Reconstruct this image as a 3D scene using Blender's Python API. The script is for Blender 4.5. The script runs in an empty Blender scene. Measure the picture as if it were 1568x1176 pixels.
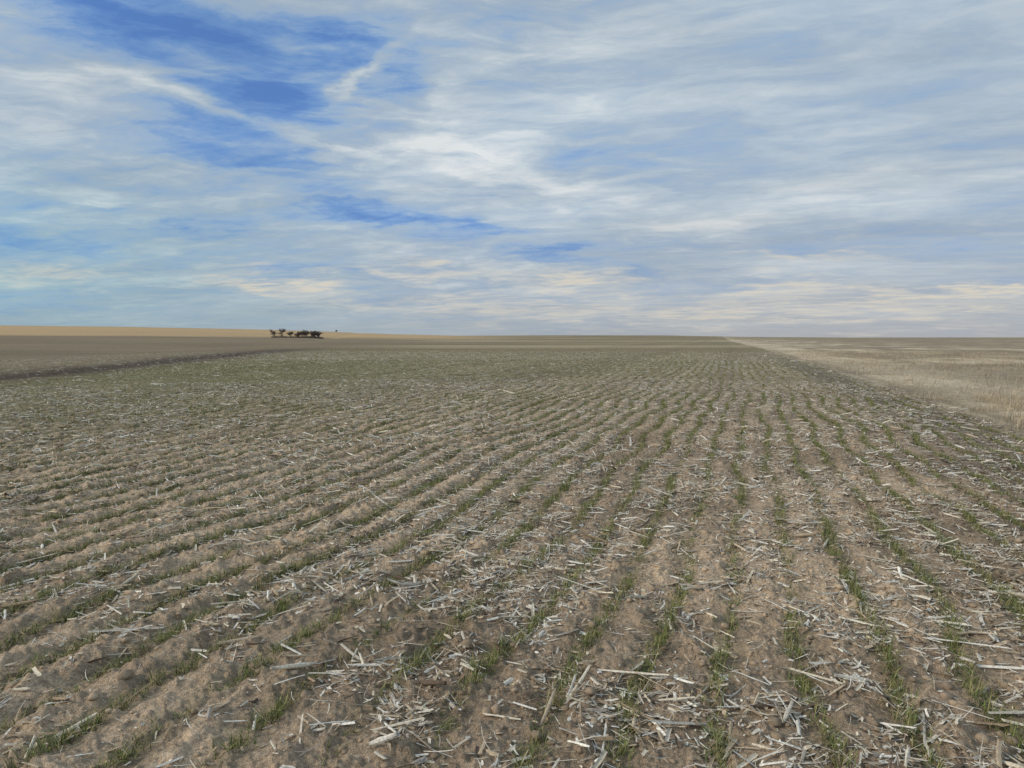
import bpy, math, random
import numpy as np
random.seed(3); rng=np.random.default_rng(11)
scene=bpy.context.scene
scene.view_settings.view_transform='Standard'
scene.view_settings.look='None'
scene.view_settings.exposure=0
H=1.5; YAW=18.4; CURV=0.00035; CY=60; SP=0.345; EDGE=4.1

# ---------------------------------------------------------------- noise
TAB=rng.random((8,256,256))
def vnoise(x,y,seed=0):
    T=TAB[seed%8]; x=x+seed*17.3; y=y+seed*9.1
    xi=np.floor(x).astype(np.int64); yi=np.floor(y).astype(np.int64)
    fx=x-xi; fy=y-yi; fx=fx*fx*(3-2*fx); fy=fy*fy*(3-2*fy)
    a=T[xi&255,yi&255]; b=T[(xi+1)&255,yi&255]; c=T[xi&255,(yi+1)&255]; d=T[(xi+1)&255,(yi+1)&255]
    return (a*(1-fx)+b*fx)*(1-fy)+(c*(1-fx)+d*fx)*fy
def fbm(x,y,o=3,seed=0):
    s=0;a=1;t=0
    for i in range(o):
        s=s+a*vnoise(x*2**i,y*2**i,seed+i); t+=a; a*=.5
    return s/t
def sst(a,b,x):
    t=np.clip((x-a)/(b-a),0,1); return t*t*(3-2*t)

def rowu(x,y):
    yy=np.clip(y,-CY,CY)
    cur=CURV*yy*yy+np.where(y>CY,2*CURV*CY*(y-CY),0)
    return x+cur+0.035*np.sin(.9*y)+.02*np.sin(2.3*y+1)+.28*(vnoise(x*.5,y*.5,3)-.5)-.22*np.exp(-np.clip(y,0,50)/2.2)
ELA=[-180,-100,-60,-36,-28,-19,-14.5,-9.5,-4.4,3,12,18,25,60,120,180]
ELV=[.2,.5,.8,.82,.78,.64,.50,.31,.20,.23,.22,.10,.05,.05,.1,.2]
def azrel(x,y): 
    return (np.degrees(np.arctan2(x,y))+YAW+180)%360-180
def lineq(x,y): return x+.48*(y-18)+25
def base_h(x,y):
    r=np.hypot(x,y); az=azrel(x,y)
    e=np.interp(az,ELA,ELV)
    hc=1.5+1200*np.tan(np.radians(e))
    S=sst(250,1250,r)
    z=hc*S
    z=z-sst(1400,5000,r)*6*np.clip(hc/15,0.3,1)
    z=z+0.5*(fbm(x/70,y/70,2,3)-.5)*sst(15,80,r)*(1-sst(400,800,r))
    z=z-0.5*np.exp(-((x+.55*y+36)/9)**2)*sst(10,30,r)*(x<0)
    return z
def fieldmask(x,y):
    w=0.45*(fbm(x*.8,y*.8,3,5)-.5)*2
    return 1-sst(EDGE-.3,EDGE+.3,rowu(x,y)+w)
def fine_h(x,y):
    r=np.hypot(x,y); u=rowu(x,y); f=fieldmask(x,y)
    n=fbm(x*1.1,y*.7,2,1)
    left=1-sst(-2.2,-1.4,u)
    amp=(0.007+0.008*left)*(.2+1.6*n)
    fur=-amp*np.cos(2*np.pi*u/SP)*f
    fade=1-sst(26,39,r)
    lump=.038*(fbm(x*5,y*5,3,2)-.5)+.050*np.maximum(fbm(x*13,y*13,3,4)-.5,0)*2
    lump+=.048*np.maximum(fbm(x*28,y*28,2,6)-.55,0)
    lump+=.030*(fbm(x*.9,y*.9,2,6)-.5)
    lump+=-.035*np.exp(-((u-EDGE-.5)/.22)**2)
    fr=1-sst(20,60,r)
    return fur*fade+lump*fr
def hgt(x,y): return base_h(x,y)+fine_h(x,y)

# ---------------------------------------------------------------- mesh helper
def mk(name,co,faces,col=None,mat=None,smooth=False):
    me=bpy.data.meshes.new(name)
    co=np.ascontiguousarray(co,dtype=np.float32)
    me.vertices.add(len(co)); me.vertices.foreach_set("co",co.ravel())
    M,k=faces.shape
    me.loops.add(M*k); me.loops.foreach_set("vertex_index",np.ascontiguousarray(faces,dtype=np.int32).ravel())
    me.polygons.add(M); me.polygons.foreach_set("loop_start",(np.arange(M)*k).astype(np.int32))
    try: me.polygons.foreach_set("loop_total",np.full(M,k,dtype=np.int32))
    except Exception: pass
    me.update(calc_edges=True)
    me.polygons.foreach_set("use_smooth",np.full(M,smooth,dtype=bool))
    if col is not None:
        a=me.color_attributes.new("tint",'FLOAT_COLOR','POINT')
        c=np.ones((len(co),4),dtype=np.float32); c[:,:3]=col
        a.data.foreach_set("color",c.ravel())
    if mat: me.materials.append(mat)
    ob=bpy.data.objects.new(name,me); scene.collection.objects.link(ob)
    return ob

# ---------------------------------------------------------------- materials
def basemat(name,rough=.9):
    m=bpy.data.materials.new(name); m.use_nodes=True
    nt=m.node_tree; b=nt.nodes['Principled BSDF']
    b.inputs['Roughness'].default_value=rough
    b.inputs['Specular IOR Level'].default_value=.12
    return m,nt,b
def tintmat(name,rough=.85,scale=60,lo=.75,hi=1.2):
    m,nt,b=basemat(name,rough)
    at=nt.nodes.new('ShaderNodeAttribute'); at.attribute_name='tint'
    tc=nt.nodes.new('ShaderNodeTexCoord')
    n=nt.nodes.new('ShaderNodeTexNoise'); n.inputs['Scale'].default_value=scale; n.inputs['Detail'].default_value=2
    nt.links.new(tc.outputs['Object'],n.inputs['Vector'])
    mr=nt.nodes.new('ShaderNodeMapRange'); mr.inputs[1].default_value=.3; mr.inputs[2].default_value=.7
    mr.inputs[3].default_value=lo; mr.inputs[4].default_value=hi
    nt.links.new(n.outputs['Fac'],mr.inputs[0])
    v=nt.nodes.new('ShaderNodeVectorMath'); v.operation='SCALE'
    nt.links.new(at.outputs['Color'],v.inputs[0]); nt.links.new(mr.outputs[0],v.inputs['Scale'])
    nt.links.new(v.outputs[0],b.inputs['Base Color'])
    return m
mat_res=tintmat('dry_residue',.75,110,.68,1.2)
mat_leaf=tintmat('wheat_leaf',.6,40)
mat_dry=tintmat('dry_grass',.9,40)
mat_bark=tintmat('bark',.9,3)

mg,nt,b=basemat('field_soil',.95)
N=nt.nodes; L=nt.links
at=N.new('ShaderNodeAttribute'); at.attribute_name='tint'
tc=N.new('ShaderNodeTexCoord')
def noise(sc,det,ro=.6,vec=None):
    n=N.new('ShaderNodeTexNoise'); n.inputs['Scale'].default_value=sc; n.inputs['Detail'].default_value=det
    n.inputs['Roughness'].default_value=ro; L.new(vec or tc.outputs['Object'],n.inputs['Vector']); return n
def mrange(sock,a,b_,c,d):
    m=N.new('ShaderNodeMapRange'); m.inputs[1].default_value=a;m.inputs[2].default_value=b_
    m.inputs[3].default_value=c;m.inputs[4].default_value=d; L.new(sock,m.inputs[0]); return m.outputs[0]
def math2(op,a,c):
    m=N.new('ShaderNodeMath'); m.operation=op
    for i,s in enumerate((a,c)):
        if isinstance(s,(int,float)): m.inputs[i].default_value=s
        else: L.new(s,m.inputs[i])
    return m.outputs[0]
n1=noise(3.0,4,.65); n2=noise(42,4,.72); n3=noise(190,2,.6)
f=math2('MULTIPLY',mrange(n1.outputs['Fac'],.3,.7,.75,1.2),mrange(n2.outputs['Fac'],.32,.68,.58,1.36))
f=math2('MULTIPLY',f,mrange(n3.outputs['Fac'],.3,.7,.75,1.24))
v=N.new('ShaderNodeVectorMath'); v.operation='SCALE'
L.new(at.outputs['Color'],v.inputs[0]); L.new(f,v.inputs['Scale'])
def fleck(rot,sx,sy,thr):
    m=N.new('ShaderNodeMapping'); L.new(tc.outputs['Object'],m.inputs[0]); m.inputs['Rotation'].default_value=(0,0,math.radians(rot)); m.inputs['Scale'].default_value=(sx,sy,1)
    n=noise(1,1,.5,m.outputs[0]); return mrange(n.outputs['Fac'],thr,thr+.03,0,1)
fl=math2('MAXIMUM',fleck(20,45,230,.69),fleck(-55,50,210,.70))
fl=math2('MULTIPLY',fl,.75)
mx=N.new('ShaderNodeMix'); mx.data_type='RGBA'; L.new(fl,mx.inputs[0]); L.new(v.outputs[0],mx.inputs[6]); mx.inputs[7].default_value=(.60,.50,.37,1)
L.new(mx.outputs[2],b.inputs['Base Color'])
bh=math2('ADD',math2('MULTIPLY',n2.outputs['Fac'],1.0),math2('MULTIPLY',n3.outputs['Fac'],.35))
bp=N.new('ShaderNodeBump'); bp.inputs['Strength'].default_value=1.0; bp.inputs['Distance'].default_value=.026
L.new(bh,bp.inputs['Height']); L.new(bp.outputs[0],b.inputs['Normal'])

# ---------------------------------------------------------------- ground sheet
fr=np.arange(-58,58.01,.085)
back=np.arange(60,300.01,3.0)
ang=np.concatenate([fr,back])
rr=[.4]
while rr[-1]<40: rr.append(rr[-1]*(1.0042 if rr[-1]>1.8 else 1.03))
while rr[-1]<7000: rr.append(rr[-1]*1.018)
rr=np.array(rr)
A,R=np.meshgrid(ang,rr)
W=np.radians(A-YAW)
X=(R*np.sin(W)).ravel(); Y=(R*np.cos(W)).ravel()
Z=hgt(X,Y)
def mix(a,b_,t): return a*(1-t[:,None])+b_*t[:,None]
C=lambda *c: np.array(c)
def zone(x,y):
    r=np.hypot(x,y); u=rowu(x,y); az=azrel(x,y); n=len(x)
    left=1-sst(-2.4,-1.2,u)
    soilL=C(.680,.515,.350); soilD=C(.360,.270,.185)
    pn=fbm(x*.9,y*.6,4,2)
    col=mix(np.tile(soilD,(n,1)),soilL,np.clip(.45+.37*left+(pn-.5)*1.9,0,1))
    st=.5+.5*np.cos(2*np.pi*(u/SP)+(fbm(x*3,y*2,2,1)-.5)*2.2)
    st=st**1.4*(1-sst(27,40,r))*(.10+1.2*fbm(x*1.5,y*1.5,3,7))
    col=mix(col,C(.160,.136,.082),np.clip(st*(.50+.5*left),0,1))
    far=sst(7,34,r)
    gp=np.clip(.62+(fbm(x/9,y/14,3,5)-.5)*1.6,0,1)
    olive=C(.250,.220,.118); gb=C(.350,.285,.186)
    cf=mix(np.tile(gb,(n,1)),olive,gp*(1-sst(-6,2,u)*.6))
    strk=fbm(u/.9,y/60,3,6)
    cf=cf*(.62+.74*strk)[:,None]
    col=mix(col,cf,far*.85)
    lg=np.exp(-((x+.35*y+11)/9)**2)*sst(8,16,r)*(1-sst(30,60,r))
    col=mix(col,C(.205,.198,.088),np.clip(lg*.45,0,1))
    pl=np.exp(-((u+2.25)/.28)**2)*sst(3,8,r)*(1-sst(50,90,r))*(.5+.8*fbm(x,y,2,1))
    pl+=np.exp(-((u-1.0)/.22)**2)*sst(10,20,r)*(1-sst(50,90,r))*.5
    col=mix(col,C(.55,.44,.31),np.clip(pl*.5,0,1))
    ln=lineq(x,y)+2*(fbm(x/8,y/8,2,1)-.5)
    beyond=(1-sst(-2,1,ln))*sst(10,20,r)
    col=mix(col,C(.280,.222,.142),beyond*.8)
    bn=fbm(x/90,y/55,3,4)
    ff=sst(45,110,r)
    lt=1-sst(-16,-4,az)
    band=mix(np.tile(C(.270,.210,.130),(n,1)),C(.42,.335,.205),sst(.48,.62,bn)*(1-.6*lt))
    band=mix(band,C(.21,.185,.105),sst(.56,.70,fbm(x/120,y/60,3,2))*.7)
    band=mix(band,C(.225,.172,.108),lt*.5)
    band=band*(.85+.3*fbm(u/3,y/200,2,1))[:,None]
    col=mix(col,band,ff*.88)
    dark=np.exp(-((ln+1)/(1.7+.02*r))**2)*(1-sst(60,130,r))*sst(14,22,r)
    col=mix(col,C(.090,.062,.048),np.clip(dark*.95,0,1))
    gm=sst(460,560,r+60*(fbm(x/60,y/60,2,3)-.5))*(1-sst(-8,2,az))
    col=mix(col,C(.58,.40,.21),gm*(.8+.25*fbm(x/200,y/100,2,1)))
    fm=1-fieldmask(x,y)
    dn=fbm(x/2.2,y/6,5,3)
    dry=mix(np.tile(C(.37,.290,.190),(n,1)),C(.70,.565,.38),sst(.34,.60,dn))
    dry=dry*(.62+.75*fbm(u/.4,y/9,3,5))[:,None]
    dry=mix(dry,C(.30,.235,.16),np.clip(sst(35,140,r+60*(bn-.5))*.6*sst(5,50,u-EDGE)+.7*sst(.50,.64,fbm(x/10,y/16,4,6)),0,1))
    pale=np.exp(-((u-EDGE-2.4)/2.4)**2)*.6
    dry=mix(dry,C(.72,.59,.41),pale)
    trk=np.exp(-((u-EDGE-.5)/.3)**2)*.5*(1-sst(60,120,r))
    dry=mix(dry,C(.24,.19,.135),trk)
    col=mix(col,dry,fm*(1-sst(300,700,r)*.5))
    ed=np.exp(-((u-EDGE+.9)/.8)**2)*(1-sst(40,80,r))
    col=mix(col,C(.17,.148,.125),ed*.6)
    col=mix(col,C(.30,.32,.34),sst(700,6000,r)*.3)  # atmospheric haze painted into the far ground colour
    return col
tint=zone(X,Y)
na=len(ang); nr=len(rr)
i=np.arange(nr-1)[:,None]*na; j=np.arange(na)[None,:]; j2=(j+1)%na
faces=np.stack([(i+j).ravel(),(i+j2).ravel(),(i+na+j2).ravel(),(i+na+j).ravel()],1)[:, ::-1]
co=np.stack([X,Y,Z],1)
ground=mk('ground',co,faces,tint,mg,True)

# ---------------------------------------------------------------- scatter helpers
def scatter(n,r0,r1,amin=-46,amax=46):
    a=np.radians(rng.uniform(amin,amax,n)-YAW); r=np.sqrt(rng.uniform(r0*r0,r1*r1,n))
    return r*np.sin(a), r*np.cos(a)
def strips(px,py,pz,yaw,pitch,roll,ln,wd,curl,bend,nl,nw,jag=.15,taper=0.,wj=.05):
    n=len(px)
    s=np.linspace(-.5,.5,nl+1); t=np.linspace(-.5,.5,nw+1)
    Sg,Tg=np.meshgrid(s,t,indexing='ij'); Sg=Sg.ravel(); Tg=Tg.ravel(); k=len(Sg)
    S=np.tile(Sg,(n,1)); T=np.tile(Tg,(n,1))
    end=(np.abs(Sg)>.49).astype(float)
    S=S+end*rng.normal(0,jag*.35,(n,k)); 
    T=T*(1-taper*(np.abs(S)*2)**2)+rng.normal(0,wj,(n,k))
    lx=S*ln[:,None]; ly=T*wd[:,None]+ (S**2)*(bend*ln)[:,None]*.6
    lz=(curl*wd)[:,None]*(.25-T**2)*2+(bend*ln)[:,None]*(S**2)*.35
    cr,sr=np.cos(roll)[:,None],np.sin(roll)[:,None]
    y1=ly*cr-lz*sr; z1=ly*sr+lz*cr
    cp,sp=np.cos(pitch)[:,None],np.sin(pitch)[:,None]
    x2=lx*cp-z1*sp; z2=lx*sp+z1*cp
    cy,sy=np.cos(yaw)[:,None],np.sin(yaw)[:,None]
    x3=x2*cy-y1*sy; y3=x2*sy+y1*cy
    co=np.stack([x3+px[:,None],y3+py[:,None],z2+pz[:,None]],2).reshape(-1,3)
    q=[]
    for a in range(nl):
        for c in range(nw):
            v0=a*(nw+1)+c; q.append([v0,v0+nw+1,v0+nw+2,v0+1])
    q=np.array(q)
    f=(q[None,:,:]+(np.arange(n)*k)[:,None,None]).reshape(-1,4)
    return co,f,k
PAL=np.array([[.76,.67,.51],[.90,.84,.72],[.60,.48,.33],[.74,.67,.55],[.42,.31,.20],[.17,.125,.09],[.54,.48,.40]])
PW=np.array([.21,.22,.16,.16,.11,.08,.06])
def rescol(n):
    return PAL[rng.choice(len(PAL),n,p=PW)]*rng.uniform(.68,1.08,(n,1))
def dens(x,y):
    u=rowu(x,y); r=np.hypot(x,y)
    left=1-sst(-3.0,-1.6,u)
    d=(1-.55*left*(1-sst(5,12,r)))
    cl=.5*fbm(x*1.4,y*1.0,3,6)+.5*fbm(x*4.2,y*3.6,2,1); d*=.24+2.1*sst(.40,.64,cl)
    d*=.85+.25*(1-np.abs(np.cos(np.pi*u/SP)))
    d*=1+.45*sst(.5,3,u)
    ln=lineq(x,y)
    d*=.25+.75*sst(0,2.5,ln)
    d*=fieldmask(x,y)
    return np.clip(d/2.0,0,1)
allco=[];allf=[];allc=[];off=0
def addp(res,colr):
    global off
    co,f,k=res; allco.append(co); allf.append(f+off); off+=len(co); allc.append(np.repeat(colr,k,axis=0))
def batch(n,r0,r1,kind,nl,nw,scale=1.):
    x,y=scatter(n,r0,r1); keep=rng.random(n)<dens(x,y); x=x[keep];y=y[keep]; m=len(x)
    z=hgt(x,y)
    yaw=rng.uniform(0,2*np.pi,m)
    if kind=='stalk':
        ln=np.clip(rng.lognormal(-2.55,.58,m),.02,.34); wd=np.clip(rng.normal(.0112,.0045,m),.004,.024)
        curl=rng.uniform(.2,.8,m)*rng.choice([-1,1],m,p=[.3,.7]); bend=rng.normal(0,.07,m)
        pit=rng.normal(0,.12,m); off_=.007
    elif kind=='husk':
        ln=rng.uniform(.008,.045,m); wd=rng.uniform(.004,.014,m)
        curl=rng.normal(0,.45,m); bend=rng.normal(0,.3,m); pit=rng.normal(0,.3,m); off_=.006
    else:
        ln=np.clip(rng.lognormal(-2.65,.5,m),.03,.28); wd=rng.uniform(.0014,.0040,m)
        curl=rng.normal(0,.3,m); bend=rng.normal(0,.45,m); pit=rng.normal(0,.15,m); off_=.007
    ln=ln*scale; wd=wd*scale
    z=z+off_+np.abs(np.sin(pit))*ln*.3
    roll=rng.normal(0,.3,m)
    c=rescol(m)
    addp(strips(x,y,z,yaw,pit,roll,ln,wd,curl,bend,nl,nw,.14 if kind!='husk' else .35,.1,.05 if kind!='husk' else .16),c)
batch(25000,1.2,9,'stalk',4,2); batch(50000,1.2,9,'husk',2,2); batch(44000,1.2,9,'fiber',4,1)
batch(145000,9,26,'stalk',2,1,1.12); batch(110000,9,26,'husk',1,1,1.3); batch(75000,9,26,'fiber',1,1,1.3)
batch(200000,26,75,'stalk',1,1,1.5)
residue=mk('corn_stalk_residue',np.concatenate(allco),np.concatenate(allf),np.concatenate(allc),mat_res)

co=[];fc=[];cc=[];o=0
x,y=scatter(2600,1.6,18); keep=rng.random(2600)<dens(x,y)*.8; x=x[keep];y=y[keep]; z=hgt(x,y)
for k in range(len(x)):
    ln=rng.uniform(.06,.24); ra=rng.uniform(.005,.011); yaw=rng.uniform(0,6.28); pit=rng.normal(0,.18)
    d=np.array([math.cos(yaw)*math.cos(pit),math.sin(yaw)*math.cos(pit),math.sin(pit)])
    s=np.array([-math.sin(yaw),math.cos(yaw),0]); w=np.cross(d,s)
    base=np.array([x[k],y[k],z[k]+ra*.9+abs(math.sin(pit))*ln*.4])
    col=rescol(1)[0]
    segs=5
    for a in range(segs+1):
        t=a/segs-.5; rad=ra*(1.18 if a in(0,3) else .92)*(1 if 0<a<segs else .7)
        for q in range(8):
            th=q*math.pi/4
            co.append(base+d*ln*(t+(rng.normal(0,.03) if a in(0,segs) else 0))+(s*math.cos(th)+w*math.sin(th))*rad*rng.uniform(.93,1.07))
            cc.append(col*(.6 if a in(0,segs) else 1))
    for a in range(segs):
        for q in range(8):
            fc.append([o+a*8+q,o+a*8+(q+1)%8,o+a*8+8+(q+1)%8,o+a*8+8+q])
    for e in (0,segs*8):
        fc.append([o+e,o+e+1,o+e+2,o+e+3]); fc.append([o+e,o+e+3,o+e+4,o+e+7]); fc.append([o+e+4,o+e+5,o+e+6,o+e+7])
    o+=(segs+1)*8
mk('corn_stalk_pieces',np.array(co),np.array(fc),np.array(cc),mat_res,False)

# soil clods
import bmesh
bm=bmesh.new(); bmesh.ops.create_icosphere(bm,subdivisions=1,radius=1)
iv=np.array([v.co[:] for v in bm.verts]); ifc=np.array([[v.index for v in f.verts] for f in bm.faces]); bm.free()
nC=75000; x,y=scatter(nC,1.2,13); kp=(rng.random(nC)<(.2+.9*sst(.4,.65,fbm(x*1.3,y*1.3,2,3))))&(rowu(x,y)<EDGE); x=x[kp];y=y[kp]; m=len(x)
z=hgt(x,y); sz=np.clip(rng.lognormal(-5.2,.62,m),.002,.028)
jit=1+rng.normal(0,.18,(m,len(iv)))
sc=np.stack([sz*rng.uniform(.8,1.4,m),sz*rng.uniform(.8,1.4,m),sz*rng.uniform(.5,.8,m)],1)
co=iv[None]*jit[:,:,None]*sc[:,None,:]+np.stack([x,y,z+sz*.12],1)[:,None,:]
fc=(ifc[None]+(np.arange(m)*len(iv))[:,None,None]).reshape(-1,3)
cl=zone(x,y)*rng.uniform(.65,1.0,(m,1))
mk('soil_clods',co.reshape(-1,3),fc,np.repeat(cl,len(iv),axis=0),mat_dry,True)

# ---------------------------------------------------------------- grass blades
def blades(px,py,pz,ln,wd,az,lean,curve,seg,cb,ct):
    n=len(px); k=2*seg+1
    co=np.zeros((n,k,3)); cl=np.zeros((n,k,3))
    dx=np.cos(az);dy=np.sin(az); sx=-dy;sy=dx
    hx=np.zeros(n);hz=np.zeros(n); an=lean.copy(); st=ln/seg
    for s in range(seg+1):
        t=s/seg; w=wd*(1-t**1.6)*.5
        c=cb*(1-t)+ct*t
        if s<seg:
            for e,sg in ((0,-1),(1,1)):
                co[:,2*s+e,0]=px+dx*hx+sg*sx*w; co[:,2*s+e,1]=py+dy*hx+sg*sy*w; co[:,2*s+e,2]=pz+hz; cl[:,2*s+e]=c
        else:
            co[:,2*s,0]=px+dx*hx; co[:,2*s,1]=py+dy*hx; co[:,2*s,2]=pz+hz; cl[:,2*s]=c
        hx=hx+np.sin(an)*st; hz=hz+np.cos(an)*st; an=an+curve/seg
    tri=[]
    for s in range(seg-1):
        a=2*s; tri+= [[a,a+1,a+3],[a,a+3,a+2]]
    a=2*(seg-1); tri.append([a,a+1,a+2]); tri=np.array(tri)
    f=(tri[None]+(np.arange(n)*k)[:,None,None]).reshape(-1,3)
    return co.reshape(-1,3),f,cl.reshape(-1,3)
def rowplants(n,r0,r1,thr=.27):
    x,y=scatter(n,r0,r1)
    u=rowu(x,y); cen=np.round(u/SP)*SP
    rowid=np.round(cen/SP)
    x=x+(cen-u)+rng.normal(0,.020,len(x))+.09*(vnoise(rowid*3.1,y*1.2,6)-.5)
    vig=fbm(rowid*7.3,y*3.0,3,2)*.90+fbm(x/1.6,y/2.4,3,7)*.32
    ok=(vig>thr+rng.random(len(x))*.38)&(cen<EDGE-.2)
    ln_=lineq(x,y)
    ok&=(ln_>1.5)|(rng.random(len(x))<.12)
    return x[ok],y[ok],vig[ok]
parts=[];o=0
def addb(res):
    global o
    parts.append((res[0],res[1]+o,res[2])); o+=len(res[0])
def wheat(n,r0,r1,nb,seg,sc,wsc):
    x,y,v=rowplants(n,r0,r1)
    x=np.repeat(x,nb)+rng.normal(0,.009,len(x)*nb); y=np.repeat(y,nb)+rng.normal(0,.012,len(y)*nb); v=np.repeat(v,nb); m=len(x)
    z=hgt(x,y)-.002
    ln=rng.uniform(.030,.082,m)*(.33+v*1.05)*sc; wd=rng.uniform(.0025,.0046,m)*wsc
    g=rng.random((m,1)); dryp=rng.random((m,1))
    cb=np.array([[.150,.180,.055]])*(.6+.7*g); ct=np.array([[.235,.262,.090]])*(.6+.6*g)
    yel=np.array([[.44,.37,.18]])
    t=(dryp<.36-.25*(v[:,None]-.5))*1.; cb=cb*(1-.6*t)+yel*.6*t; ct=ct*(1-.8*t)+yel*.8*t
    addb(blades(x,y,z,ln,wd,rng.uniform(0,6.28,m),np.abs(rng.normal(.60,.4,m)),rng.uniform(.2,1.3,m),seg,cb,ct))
wheat(18500,1.2,8,5,4,1.0,1.0)
wheat(72000,8,20,4,2,1.0,1.4)
wheat(94000,20,48,3,1,1.0,2.4)
wheat(50000,48,100,2,1,1.2,5)
mk('wheat_seedlings',np.concatenate([p[0] for p in parts]),np.concatenate([p[1] for p in parts]),np.concatenate([p[2] for p in parts]),mat_leaf)

parts=[];o=0
def drygrass(n,r0,r1,seg,sc,wsc):
    x,y=scatter(n,r0,r1,-5,50)
    cl=fbm(x/.7,y/1.0,4,4)
    k=(rowu(x,y)>EDGE+rng.normal(.15,.4,n))&(rng.random(n)<.10+sst(.44,.62,cl)); x=x[k];y=y[k]; cl=cl[k]; m=len(x)
    z=hgt(x,y)-.005
    ln=rng.uniform(.04,.20,m)*sc*(.5+cl); wd=rng.uniform(.002,.005,m)*wsc
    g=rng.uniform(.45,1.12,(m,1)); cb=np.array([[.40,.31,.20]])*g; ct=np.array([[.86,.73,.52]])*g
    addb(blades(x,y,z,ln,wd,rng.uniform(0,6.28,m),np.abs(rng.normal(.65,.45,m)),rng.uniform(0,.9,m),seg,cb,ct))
drygrass(150000,6,22,2,1.,1.5)
drygrass(220000,22,85,1,1.3,3.2)
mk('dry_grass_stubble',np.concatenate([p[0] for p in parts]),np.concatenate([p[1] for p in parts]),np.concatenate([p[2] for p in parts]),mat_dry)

# ---------------------------------------------------------------- trees
def tree(name,azr,r,height,wide,trunk=.2,seed=0,ntw=900,low=.12):
    rnd=random.Random(seed); rg=np.random.default_rng(seed)
    w=math.radians(azr-YAW); tx,ty=r*math.sin(w),r*math.cos(w)
    tz=float(base_h(np.array([tx]),np.array([ty]))[0])-.2
    co=[];fc=[];tips=[]
    def seg(p,q,ra,rb):
        d=q-p; d=d/np.linalg.norm(d); a=np.cross(d,[.3,.5,.81]); a/=np.linalg.norm(a); b_=np.cross(d,a); o=len(co)
        for c,rad in((p,ra),(q,rb)):
            for k in range(5):
                th=k*2*math.pi/5; co.append(c+(a*math.cos(th)+b_*math.sin(th))*rad)
        for k in range(5): fc.append([o+k,o+(k+1)%5,o+5+(k+1)%5,o+5+k])
    def grow(p,d,ln,rad,dep):
        mid=p+d*ln*.5+np.array([rnd.gauss(0,.05),rnd.gauss(0,.05),0])*ln
        d2=d+np.array([rnd.gauss(0,.15),rnd.gauss(0,.15),.06]); d2/=np.linalg.norm(d2)
        q=mid+d2*ln*.5
        seg(p,mid,rad,rad*.85); seg(mid,q,rad*.85,rad*.68)
        if dep<3: tips.append((mid,d2)); tips.append((q,d2))
        if dep==0: return
        for k in range(rnd.choice([3,4,4])):
            nd=d2+np.array([rnd.gauss(0,.7),rnd.gauss(0,.7),rnd.uniform(-.15,.50)]); nd/=np.linalg.norm(nd)
            st=q if k<2 else mid
            grow(st,nd,ln*rnd.uniform(.62,.82),max(rad*.58,.02),dep-1)
    grow(np.array([0,0,0.]),np.array([0,0,1.]),height*.22,trunk,4)
    for k in range(ntw):
        p,d=tips[rnd.randrange(len(tips))]
        nd=d+np.array([rnd.gauss(0,.7),rnd.gauss(0,.7),rnd.gauss(.25,.55)]); nd/=np.linalg.norm(nd)
        L_=rnd.uniform(.35,.9)*height/6; q=p+nd*L_
        s=np.cross(nd,[rnd.gauss(0,1) for _ in range(3)]); s=s/np.linalg.norm(s)*rnd.uniform(.013,.026)
        o=len(co); co+= [p-s,p+s,q+s*.4,q-s*.4]; fc.append([o,o+1,o+2,o+3])
    co=np.array(co); co[:,2]*=height/co[:,2].max(); s=wide/np.percentile(np.hypot(co[:,0],co[:,1]),94); co[:,:2]*=s
    co[:,2]=np.maximum(co[:,2],low)
    n=len(co); col=np.tile([.150,.128,.115],(n,1))*rg.uniform(.6,1.4,(n,1))
    ob=mk(name,co,np.array(fc),col,mat_bark); ob.location=(tx,ty,tz); return ob
k=0
for azr,r,hh,wd_ in [(-18.25,470,6.0,2.4),(-17.7,468,6.5,2.5),(-17.1,474,4.6,2.3),(-16.55,470,4.3,2.5),(-16.25,466,5.2,2.7),(-15.95,473,5.8,2.7),(-15.6,468,5.2,2.7),(-15.3,474,5.5,2.7),(-15.0,470,4.6,2.5),(-16.1,480,5.0,2.7),(-15.45,480,5.0,2.7)]:
    tree('bare_tree',azr,r,hh,wd_,.18,k+20,950 if azr>-16.8 else 600); k+=1
tree('bare_tree',-13.7,1100,3.5,3,.3,81,500)
r0=np.random.default_rng(5); n=6500
azb=np.concatenate([r0.uniform(-16.7,-14.7,n*3//4),r0.uniform(-18.5,-16.7,n-n*3//4)])-YAW; rb=r0.normal(472,4,n)
bx=rb*np.sin(np.radians(azb)); by=rb*np.cos(np.radians(azb)); bz=base_h(bx,by)-.1
bl=r0.uniform(.4,2.0,n)*(.4+fbm(azb*3,azb*0,2,2)); col=np.tile([[.14,.118,.10]],(n,1))*r0.uniform(.6,1.4,(n,1))
res=blades(bx,by,bz,bl,r0.uniform(.04,.10,n),r0.uniform(0,6.28,n),np.abs(r0.normal(.3,.3,n)),r0.uniform(0,.5,n),2,col,col*1.2)
mk('brush_thicket',res[0],res[1],res[2],mat_bark)

# ---------------------------------------------------------------- camera
cam=bpy.data.cameras.new('camera'); co_=bpy.data.objects.new('camera',cam); scene.collection.objects.link(co_)
cam.sensor_width=36; cam.lens=1100/1568*36; cam.clip_start=.05; cam.clip_end=30000
co_.location=(0,0,H); co_.rotation_euler=(math.radians(90-3.65),0,math.radians(YAW))
scene.camera=co_

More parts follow.
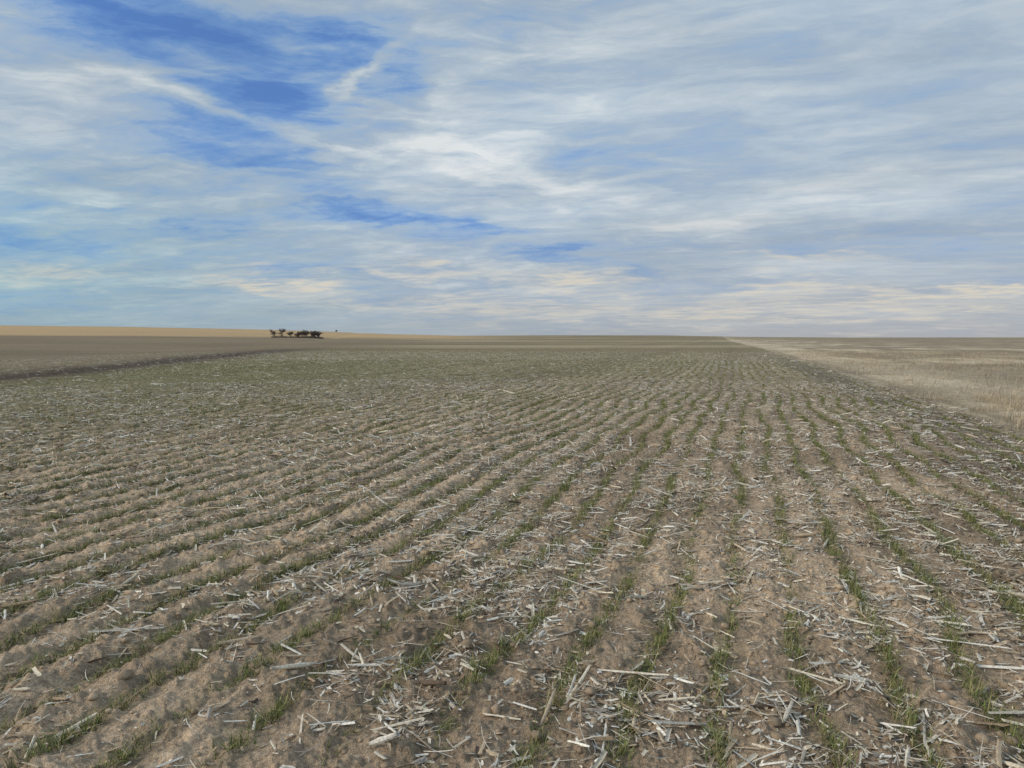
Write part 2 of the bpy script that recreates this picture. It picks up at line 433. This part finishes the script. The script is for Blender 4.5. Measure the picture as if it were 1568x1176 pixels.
# ---------------------------------------------------------------- sun + sky
SUN_EL=27; SUN_AZ=-125
sl=bpy.data.lights.new('sun','SUN'); sl.energy=2.2; sl.angle=math.radians(12); sl.color=(1,.89,.74)
so=bpy.data.objects.new('sun',sl); scene.collection.objects.link(so)
so.rotation_euler=(math.radians(90-SUN_EL),0,math.radians(180-SUN_AZ))
wd=bpy.data.worlds.new('World'); scene.world=wd; wd.use_nodes=True
nt=wd.node_tree; N=nt.nodes; L=nt.links; bg=N['Background']
bg.inputs['Strength'].default_value=.1
sky=N.new('ShaderNodeTexSky'); sky.sky_type='NISHITA'; sky.sun_disc=False
sky.sun_elevation=math.radians(SUN_EL); sky.sun_rotation=math.radians(SUN_AZ)
def M(op,a,c=None,clamp=False):
    m=N.new('ShaderNodeMath'); m.operation=op; m.use_clamp=clamp
    for i_,s in enumerate((a,c)):
        if s is None: continue
        if isinstance(s,(int,float)): m.inputs[i_].default_value=s
        else: L.new(s,m.inputs[i_])
    return m.outputs[0]
def VM(op,a,c=None,sc=None):
    m=N.new('ShaderNodeVectorMath'); m.operation=op
    for i_,s in enumerate((a,c)):
        if s is None: continue
        if isinstance(s,tuple): m.inputs[i_].default_value=s
        else: L.new(s,m.inputs[i_])
    if sc is not None:
        if isinstance(sc,(int,float)): m.inputs['Scale'].default_value=sc
        else: L.new(sc,m.inputs['Scale'])
    return m
def MR(s,a,b_,c,d_):
    m=N.new('ShaderNodeMapRange'); L.new(s,m.inputs[0])
    for i_,v_ in enumerate((a,b_,c,d_)): m.inputs[i_+1].default_value=v_
    return m.outputs[0]
tc=N.new('ShaderNodeTexCoord'); sep=N.new('ShaderNodeSeparateXYZ')
nrm=VM('NORMALIZE',tc.outputs['Generated']); L.new(nrm.outputs[0],sep.inputs[0])
x,y,z=sep.outputs
zc=M('MAXIMUM',z,0.0); den=M('ADD',zc,.10)
cmb=N.new('ShaderNodeCombineXYZ'); L.new(M('DIVIDE',x,den),cmb.inputs[0]); L.new(M('DIVIDE',y,den),cmb.inputs[1])
P=cmb.outputs[0]
def mapn(vec,rot,scale):
    m=N.new('ShaderNodeMapping'); L.new(vec,m.inputs[0]); m.inputs['Rotation'].default_value=(0,0,math.radians(rot)); m.inputs['Scale'].default_value=scale; return m.outputs[0]
def nz(vec,sc,det,ro,dist=0):
    n=N.new('ShaderNodeTexNoise'); L.new(vec,n.inputs['Vector']); n.inputs['Scale'].default_value=sc; n.inputs['Detail'].default_value=det
    n.inputs['Roughness'].default_value=ro; n.inputs['Distortion'].default_value=dist; return n
nA=nz(mapn(P,-38,(.8,1.25,1)),1.15,8,.58,.35)
nB=nz(mapn(P,-60,(.7,1.7,1)),3.6,7,.62,.9)
nW=nz(P,1.7,6,.60)
az=M('MULTIPLY',M('ARCTAN2',x,y),57.2958); az=M('ADD',az,YAW)
el=M('MULTIPLY',M('ARCSINE',z),57.2958)
ae=N.new('ShaderNodeCombineXYZ'); L.new(az,ae.inputs[0]); L.new(el,ae.inputs[1])
warpd=VM('MULTIPLY',VM('SUBTRACT',nW.outputs['Color'],(.5,.5,.5)).outputs[0],(17,6,0))
AE=VM('ADD',ae.outputs[0],warpd.outputs[0]).outputs[0]
warp2=VM('SCALE',warpd.outputs[0],None,.5)
AE2=VM('ADD',ae.outputs[0],warp2.outputs[0]).outputs[0]
nC=nz(mapn(AE2,12,(.085,.55,1)),1.0,6,.60,.7)
nD=nz(mapn(AE2,-24,(.10,.6,1)),1.1,6,.60,.6)
def gauss(a0,e0,sa,se,tilt):
    m=N.new('ShaderNodeMapping'); m.vector_type='TEXTURE'; L.new(AE,m.inputs[0])
    m.inputs['Location'].default_value=(a0,e0,0); m.inputs['Rotation'].default_value=(0,0,math.radians(tilt)); m.inputs['Scale'].default_value=(sa,se,1)
    return M('POWER',.36788,VM('DOT_PRODUCT',m.outputs[0],m.outputs[0]).outputs['Value'])
def total(lst):
    acc=None
    for a0,e0,sa,se,t,amp in lst:
        g=M('MULTIPLY',gauss(a0,e0,sa,se,t),amp); acc=g if acc is None else M('ADD',acc,g)
    return acc
cov=total([(-27,21.4,8,1.8,-8,-.36),(-19,17.3,6,3.0,-25,-.36),(-23,13.5,5.5,1.5,-10,-.28),(-14,21.5,7,2.4,0,-.30),(-7.5,18.5,3.5,2.2,30,-.18),
 (-4.5,8.6,8,.7,-6,-.34),(-13,9.4,5,.6,-4,-.16),(-24,10.3,6,.8,0,-.08),(-14,4.9,7,.5,0,-.12),
 (-3,14.0,10,1.5,-14,.24),(5,11.6,8,1.0,-12,.22),(-10.4,20.0,3.8,.55,36,.48),(-32,10.8,7,1.5,-5,.20),(-26,17,5,.6,-12,.32),(-6,16,6,1.0,-25,.12),(-15,14.3,6,.55,-12,.30),
 (24,10.2,11,1.1,0,.20),(18,8.7,8,.7,0,.16),(-4,19,3,.6,-30,.2),
 (5,5.8,8,.6,-12,-.24),(27,6.8,9,.7,0,-.12),(-30,14.5,6,1.6,-5,.16)])
warm=total([(-17.4,3.9,3.6,.9,-6,1.2),(-5.4,5.3,6,.5,-3,.85),(5.5,4.0,4,.5,-3,1.15),(19.5,3.6,5,.5,0,1.05),(33,2.8,6,.45,2,1.3),(-32,4.4,5,.5,0,.5),(16,2.0,18,.9,0,.95),(-6,2.6,9,.6,0,.5),(22,5.8,5,.5,0,.7)])
base=MR(az,-30,15,.54,.62)
ampA=MR(az,-5,25,.88,.45)
wis=M('ADD',M('MULTIPLY',M('SUBTRACT',nC.outputs['Fac'],.5),.90),M('MULTIPLY',M('SUBTRACT',nD.outputs['Fac'],.5),.70))
wis=M('MULTIPLY',wis,MR(az,0,25,1.0,.5))
d=M('ADD',base,cov)
d=M('ADD',d,M('MULTIPLY',M('SUBTRACT',nA.outputs['Fac'],.5),ampA))
d=M('ADD',d,M('MULTIPLY',M('SUBTRACT',nB.outputs['Fac'],.5),.50))
d=M('ADD',d,wis)
d=M('ADD',d,M('MULTIPLY',warm,.15))
ramp=N.new('ShaderNodeValToRGB'); L.new(d,ramp.inputs[0]); cr=ramp.color_ramp
cr.elements[0].position=.02; cr.elements[0].color=(.10,.235,.60,1)
cr.elements[1].position=.98; cr.elements[1].color=(.71,.745,.765,1)
for p_,c_ in ((.22,(.18,.34,.65,1)),(.42,(.315,.445,.63,1)),(.57,(.385,.485,.60,1)),(.76,(.51,.59,.66,1))):
    e=cr.elements.new(p_); e.color=c_
nS=nz(mapn(P,15,(.6,1.2,1)),.9,4,.5,.3)
shade=MR(nS.outputs['Fac'],.35,.65,.90,1.06)
rampS=VM('SCALE',ramp.outputs[0],None,M('MULTIPLY',shade,10.))
skyT=VM('MULTIPLY',sky.outputs[0],(.70,.86,1.10))
def mixc(f,a,b_):
    m=N.new('ShaderNodeMix'); m.data_type='RGBA'; 
    if isinstance(f,(int,float)): m.inputs[0].default_value=f
    else: L.new(f,m.inputs[0])
    for i_,s in ((6,a),(7,b_)):
        if isinstance(s,tuple): m.inputs[i_].default_value=s
        else: L.new(s,m.inputs[i_])
    return m.outputs[2]
fA=MR(d,0,.4,.7,1)
col=mixc(fA,skyT.outputs[0],rampS.outputs[0])
tl=M('MULTIPLY',MR(az,-34,-8,.7,0),MR(el,4,14,1,0))
tint_=mixc(tl,(1,1,1,1),(.80,1.06,1.02,1))
col=VM('MULTIPLY',col,tint_).outputs[0]
hz=M('POWER',.36788,M('DIVIDE',M('MAXIMUM',el,0.0),3.6)); hz=M('MULTIPLY',hz,.85)
hcol=MR(az,-30,20,0,1)
hc=mixc(hcol,(3.1,3.9,4.35,1),(4.1,4.05,4.1,1))
col=mixc(hz,col,hc)
wf=M('MULTIPLY',warm,MR(nB.outputs['Fac'],.40,.58,.2,1.0),True)
wf=M('MULTIPLY',wf,.85)
col=mixc(wf,col,(6.9,6.3,5.3,1))
L.new(col,bg.inputs['Color'])
